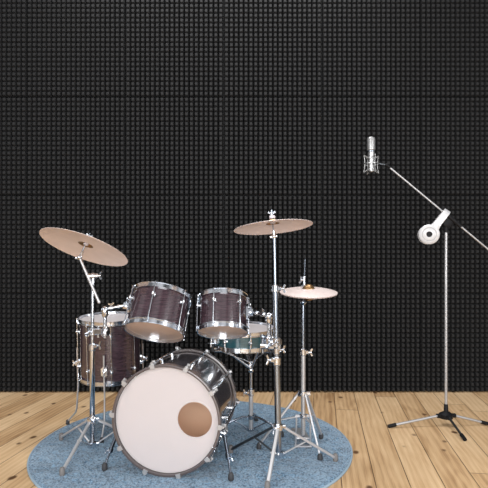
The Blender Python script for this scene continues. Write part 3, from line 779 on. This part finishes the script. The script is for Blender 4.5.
mb = MB(); mb.tube(b0, b2, 0.0056, seg=12); mb.build('boom_arm', M['standsilver'], ms)
mb = MB(); mb.tube(b2, b2+bdx*0.10, 0.022, 0.022, seg=20); mb.build('counterweight', M['black'], ms)
mb = MB(); t_ = b0-bdx*0.022; mb.tube(b0+bdx*0.006, t_, 0.0095, 0.008, seg=12); mb.ball(t_, 0.010)
mb.build('boom_tip', M['black'], ms)
pc = P(448, 222, MY-0.0)
onb = b0 + bdx*((pc-b0).dot(bdx))
mb = MB(); mb.tube((mx_, MY, zT(232.5, MY)), (mx_, MY, zT(226, MY)), 0.014, 0.017, seg=16); mb.lathe([(0.020, -0.030), (0.033, -0.024), (0.033, 0.02), (0.020, 0.028)], Vector((mx_+0.008, MY+0.004, onb.z-0.020)), (0, 1, 0), seg=24)
mb.tube(onb-bdx*0.035, onb+bdx*0.075, 0.0145, 0.0115, seg=14)
cl = mb.build('boom_clutch', M['black'], ms)
mb = MB(); mb.wing(Vector((mx_+0.008, MY+0.035, onb.z-0.02)), (0, 1, 0), (1, 0, 0)); mb.build('wing_bolt', M['black'], cl)

# ---- shock mount
mc = P(371.2, 164, MY)
sm = thing('shock_mount', 'wire cage shock mount around the microphone at the tip of the boom', 'microphone mount', mc)
ztop, zmid, zbot = zT(155.5, MY), zT(164, MY), zT(173, MY)
mb = MB(); mb.lathe([(0.046, -0.0022), (0.0495, -0.0022), (0.0495, 0.0022), (0.046, 0.0022)], (mc.x, mc.y, zmid), seg=40, closed=True)
mb.build('ring', M['micsilver'], sm)
mb = MB(); Rb = 0.030
mb.lathe([(0.0235, -0.003), (0.027, -0.003), (0.027, 0.003), (0.0235, 0.003)], (mc.x, mc.y, zT(158.5, MY)), seg=32, closed=True)
mb.build('inner_ring', M['micsilver'], sm); mb = MB()
mb.lathe([(0.0235, -0.004), (0.027, -0.004), (0.027, 0.004), (0.0235, 0.004)], (mc.x, mc.y, zT(169.5, MY)), seg=32, closed=True)
mb.build('inner_ring', M['micsilver'], sm)
for k in range(4):
    a = PI/4*0.35+k*PI/2; d = Vector((math.cos(a), math.sin(a), 0)); c = Vector((mc.x, mc.y, 0))
    mb = MB(); mb.path([c+d*0.050+Vector((0, 0, ztop)), c+d*0.044+Vector((0, 0, zmid+0.015)), c+d*0.044+Vector((0, 0, zmid-0.02)), c+d*0.052+Vector((0, 0, zbot))], 0.0024, 8)
    mb.build('cage_post', M['micsilver'], sm)
    for sgn in (-1, 1):
        d2 = Vector((math.cos(a+sgn*0.5), math.sin(a+sgn*0.5), 0))
        mb = MB(); mb.path([c+d*0.050+Vector((0, 0, ztop)), c+d2*0.026+Vector((0, 0, zT(158.5, MY)))], 0.0016, 6)
        mb.path([c+d*0.052+Vector((0, 0, zbot)), c+d2*0.026+Vector((0, 0, zT(169.5, MY)))], 0.0016, 6)
        part_label(mb.build('elastic_band', M['greyplastic'], sm), 'thin grey elastic suspension')
mb = MB(); mb.tube((mc.x+0.048, mc.y, zmid), t_, 0.0045, seg=10); mb.ball((mc.x+0.056, mc.y, zmid), 0.007); mb.build('mount_stem', M['darksteel'], sm)
# ---- microphone
mi = thing('microphone', 'silver condenser microphone standing upright in the shock mount', 'microphone', Vector((mc.x, mc.y, zT(171.5, MY))))
mo = Vector((mc.x, mc.y, 0))
mb = MB(); zz = lambda y: zT(y+1.0, MY)
mb.lathe([(0.015, zz(171.3)), (0.0205, zz(170.6)), (0.0215, zz(169.8)), (0.0215, zz(149.5)), (0.0205, zz(149.3))], mo, seg=32); mb.build('body', M['micsilver'], mi)
mb = MB(); mb.lathe([(0.0222, zz(151.2)), (0.0232, zz(151.0)), (0.0232, zz(150.2)), (0.0222, zz(150.0))], mo, seg=32, closed=True); mb.build('trim_ring', M['steel'], mi)
mb = MB(); mb.lathe([(0.0235, zz(149.4)), (0.0255, zz(149.0)), (0.0255, zz(138.3)), (0.0245, zz(137.2)), (0.021, zz(136.7)), (0.001, zz(136.5))], mo, seg=32); mb.build('grille', M['grille'], mi)

# ------------------------------------------------------------------ headphones
hp = thing('headphones', 'white over-ear headphones hung over the boom joint of the microphone stand', 'headphones', P(447, 212, MY-0.07))
HP_F = MY-0.155
ec = P(429.3, 234.3, HP_F)
yv = (P(427.6, 234.9, HP_F+0.18)-ec).normalized(); up = Vector((17.3, 0, 22.0)).normalized(); up = (up-yv*up.dot(yv)).normalized(); sd = yv.cross(up)
er = 0.0585; half = 0.062
topd = 30.2*HP_F/F                        # cup centre to the top of the band
for s, yy in ((1, 0), (-1, 0.19)):
    c = ec+yv*yy
    a_ = -yv*s
    mb = MB(); mb.lathe([(er-0.012, -0.020), (er, -0.014), (er, -0.002), (er-0.004, 0.003), (er-0.016, 0.006), (er-0.018, 0.0045), (0.038, 0.0045), (0.036, 0.006), (0.019, 0.007), (0.0175, 0.0045), (0.001, 0.0045)], c, a_, seg=48)
    cup = mb.build('ear_cup', M['white'], hp)
    mb = MB(); mb.lathe([(0.001, 0.0055), (0.0165, 0.0065), (0.0165, 0.0030), (0.001, 0.0030)], c, a_, seg=32); part_label(mb.build('centre_cap', M['black'], cup), 'black round centre cap')
    mb = MB(); mb.lathe([(0.0375, 0.0058), (0.0395, 0.0062), (0.0395, 0.0035), (0.0375, 0.0035)], c, a_, seg=40, closed=True); part_label(mb.build('trim_ring', M['greyplastic'], cup), 'thin grey ring on the cup')
    mb = MB(); mb.lathe([(er-0.028, -0.042), (er-0.010, -0.042), (er-0.003, -0.034), (er-0.004, -0.020), (er-0.028, -0.020)], c, a_, seg=40, closed=True); mb.build('ear_pad', M['black'], cup)
# headband: flat strap rising from each cup and arching over to the other one
mid = ec+yv*0.095
prof = []
for k in range(-16, 17):
    t = k/16; ay = math.copysign(1, t) if t else 0
    u = abs(t)
    if u > 0.45:                          # straight side arms
        q = (u-0.45)/0.55; h = topd*(0.80*(1-q)+0.15*q); y_ = 0.095*(1-0.0*q); nrm = yv*ay
        wd = 0.0195+0.0*q + 0.014*max(0, (q-0.45)/0.55)**1.6
    else:                                 # arch
        an = u/0.45*PI/2; h = topd*0.80+topd*0.20*math.cos(an); y_ = 0.095*math.sin(an)
        nrm = (yv*ay*math.sin(an)+up*math.cos(an)).normalized(); wd = 0.0195
    c = mid+up*h+yv*(y_*ay)
    th = 0.006
    prof.append([c+sd*i*wd+nrm*j for i, j in ((-1, -th/2), (-0.9, -th), (0.9, -th), (1, -th/2), (1, th*0.2), (0.9, th/2), (-0.9, th/2), (-1, th*0.2))])
mb = MB(); mb.rings(prof); mb.build('headband', M['white'], hp)

# ------------------------------------------------------------------ light
def area(name, loc, target, sx_, sy_, power, col=(1, 1, 1)):
    l = bpy.data.lights.new(name, 'AREA'); l.shape = 'RECTANGLE'; l.size = sx_; l.size_y = sy_; l.energy = power; l.color = col
    o = bpy.data.objects.new(name, l); C.objects.link(o); o.location = loc
    o.rotation_euler = (Vector(target)-Vector(loc)).to_track_quat('-Z', 'Y').to_euler()
    return o
area('softbox_key', (-2.4, -0.8, 2.6), (-0.2, 3.2, 0.7), 2.0, 1.6, 60)
area('softbox_fill', (2.6, 0.0, 1.9), (0.1, 3.0, 0.6), 1.2, 2.0, 45)
area('added_front_fill', (0.0, -1.6, 1.3), (-0.1, 3.0, 0.7), 2.4, 1.8, 165)  # fill light added to brighten the cymbal undersides and the port hole
area('added_back_fill', (-0.2, 3.75, 3.7), (-0.3, 2.7, 0.3), 2.4, 0.6, 70)  # unseen light added behind the kit to brighten the bass drum's rear head
area('softbox_top', (-0.1, 2.3, 3.9), (0, 2.7, 0), 3.6, 1.8, 46)
wd = bpy.data.worlds.new('World'); bpy.context.scene.world = wd; wd.use_nodes = True
nt = wd.node_tree; bg = nt.nodes['Background']
tc = nt.nodes.new('ShaderNodeTexCoord'); nn = nt.nodes.new('ShaderNodeTexNoise'); nn.inputs['Scale'].default_value = 2.2; nn.inputs['Detail'].default_value = 2
rp = nt.nodes.new('ShaderNodeValToRGB'); rp.color_ramp.elements[0].position = 0.42; rp.color_ramp.elements[0].color = (0.02, 0.02, 0.022, 1)
rp.color_ramp.elements[1].position = 0.60; rp.color_ramp.elements[1].color = (0.95, 0.95, 0.97, 1)
L(nt, tc.outputs['Generated'], nn.inputs['Vector']); L(nt, nn.outputs['Fac'], rp.inputs['Fac']); L(nt, rp.outputs['Color'], bg.inputs['Color'])
bg.inputs['Strength'].default_value = 0.75

# ------------------------------------------------------------------ camera
cam = bpy.data.cameras.new('Camera'); cam.sensor_width = 36; cam.lens = F/488*36
cam.shift_y = (HY-244)/488; cam.clip_start = 0.05
co = bpy.data.objects.new('Camera', cam); C.objects.link(co); co.location = (0, 0, 1); co.rotation_euler = (PI/2, 0, 0)
sc = bpy.context.scene; sc.camera = co
sc.view_settings.view_transform = 'Standard'; sc.view_settings.look = 'None'; sc.view_settings.gamma = 1
sc.view_settings.exposure = 0.0; sc.view_settings.use_curve_mapping = False
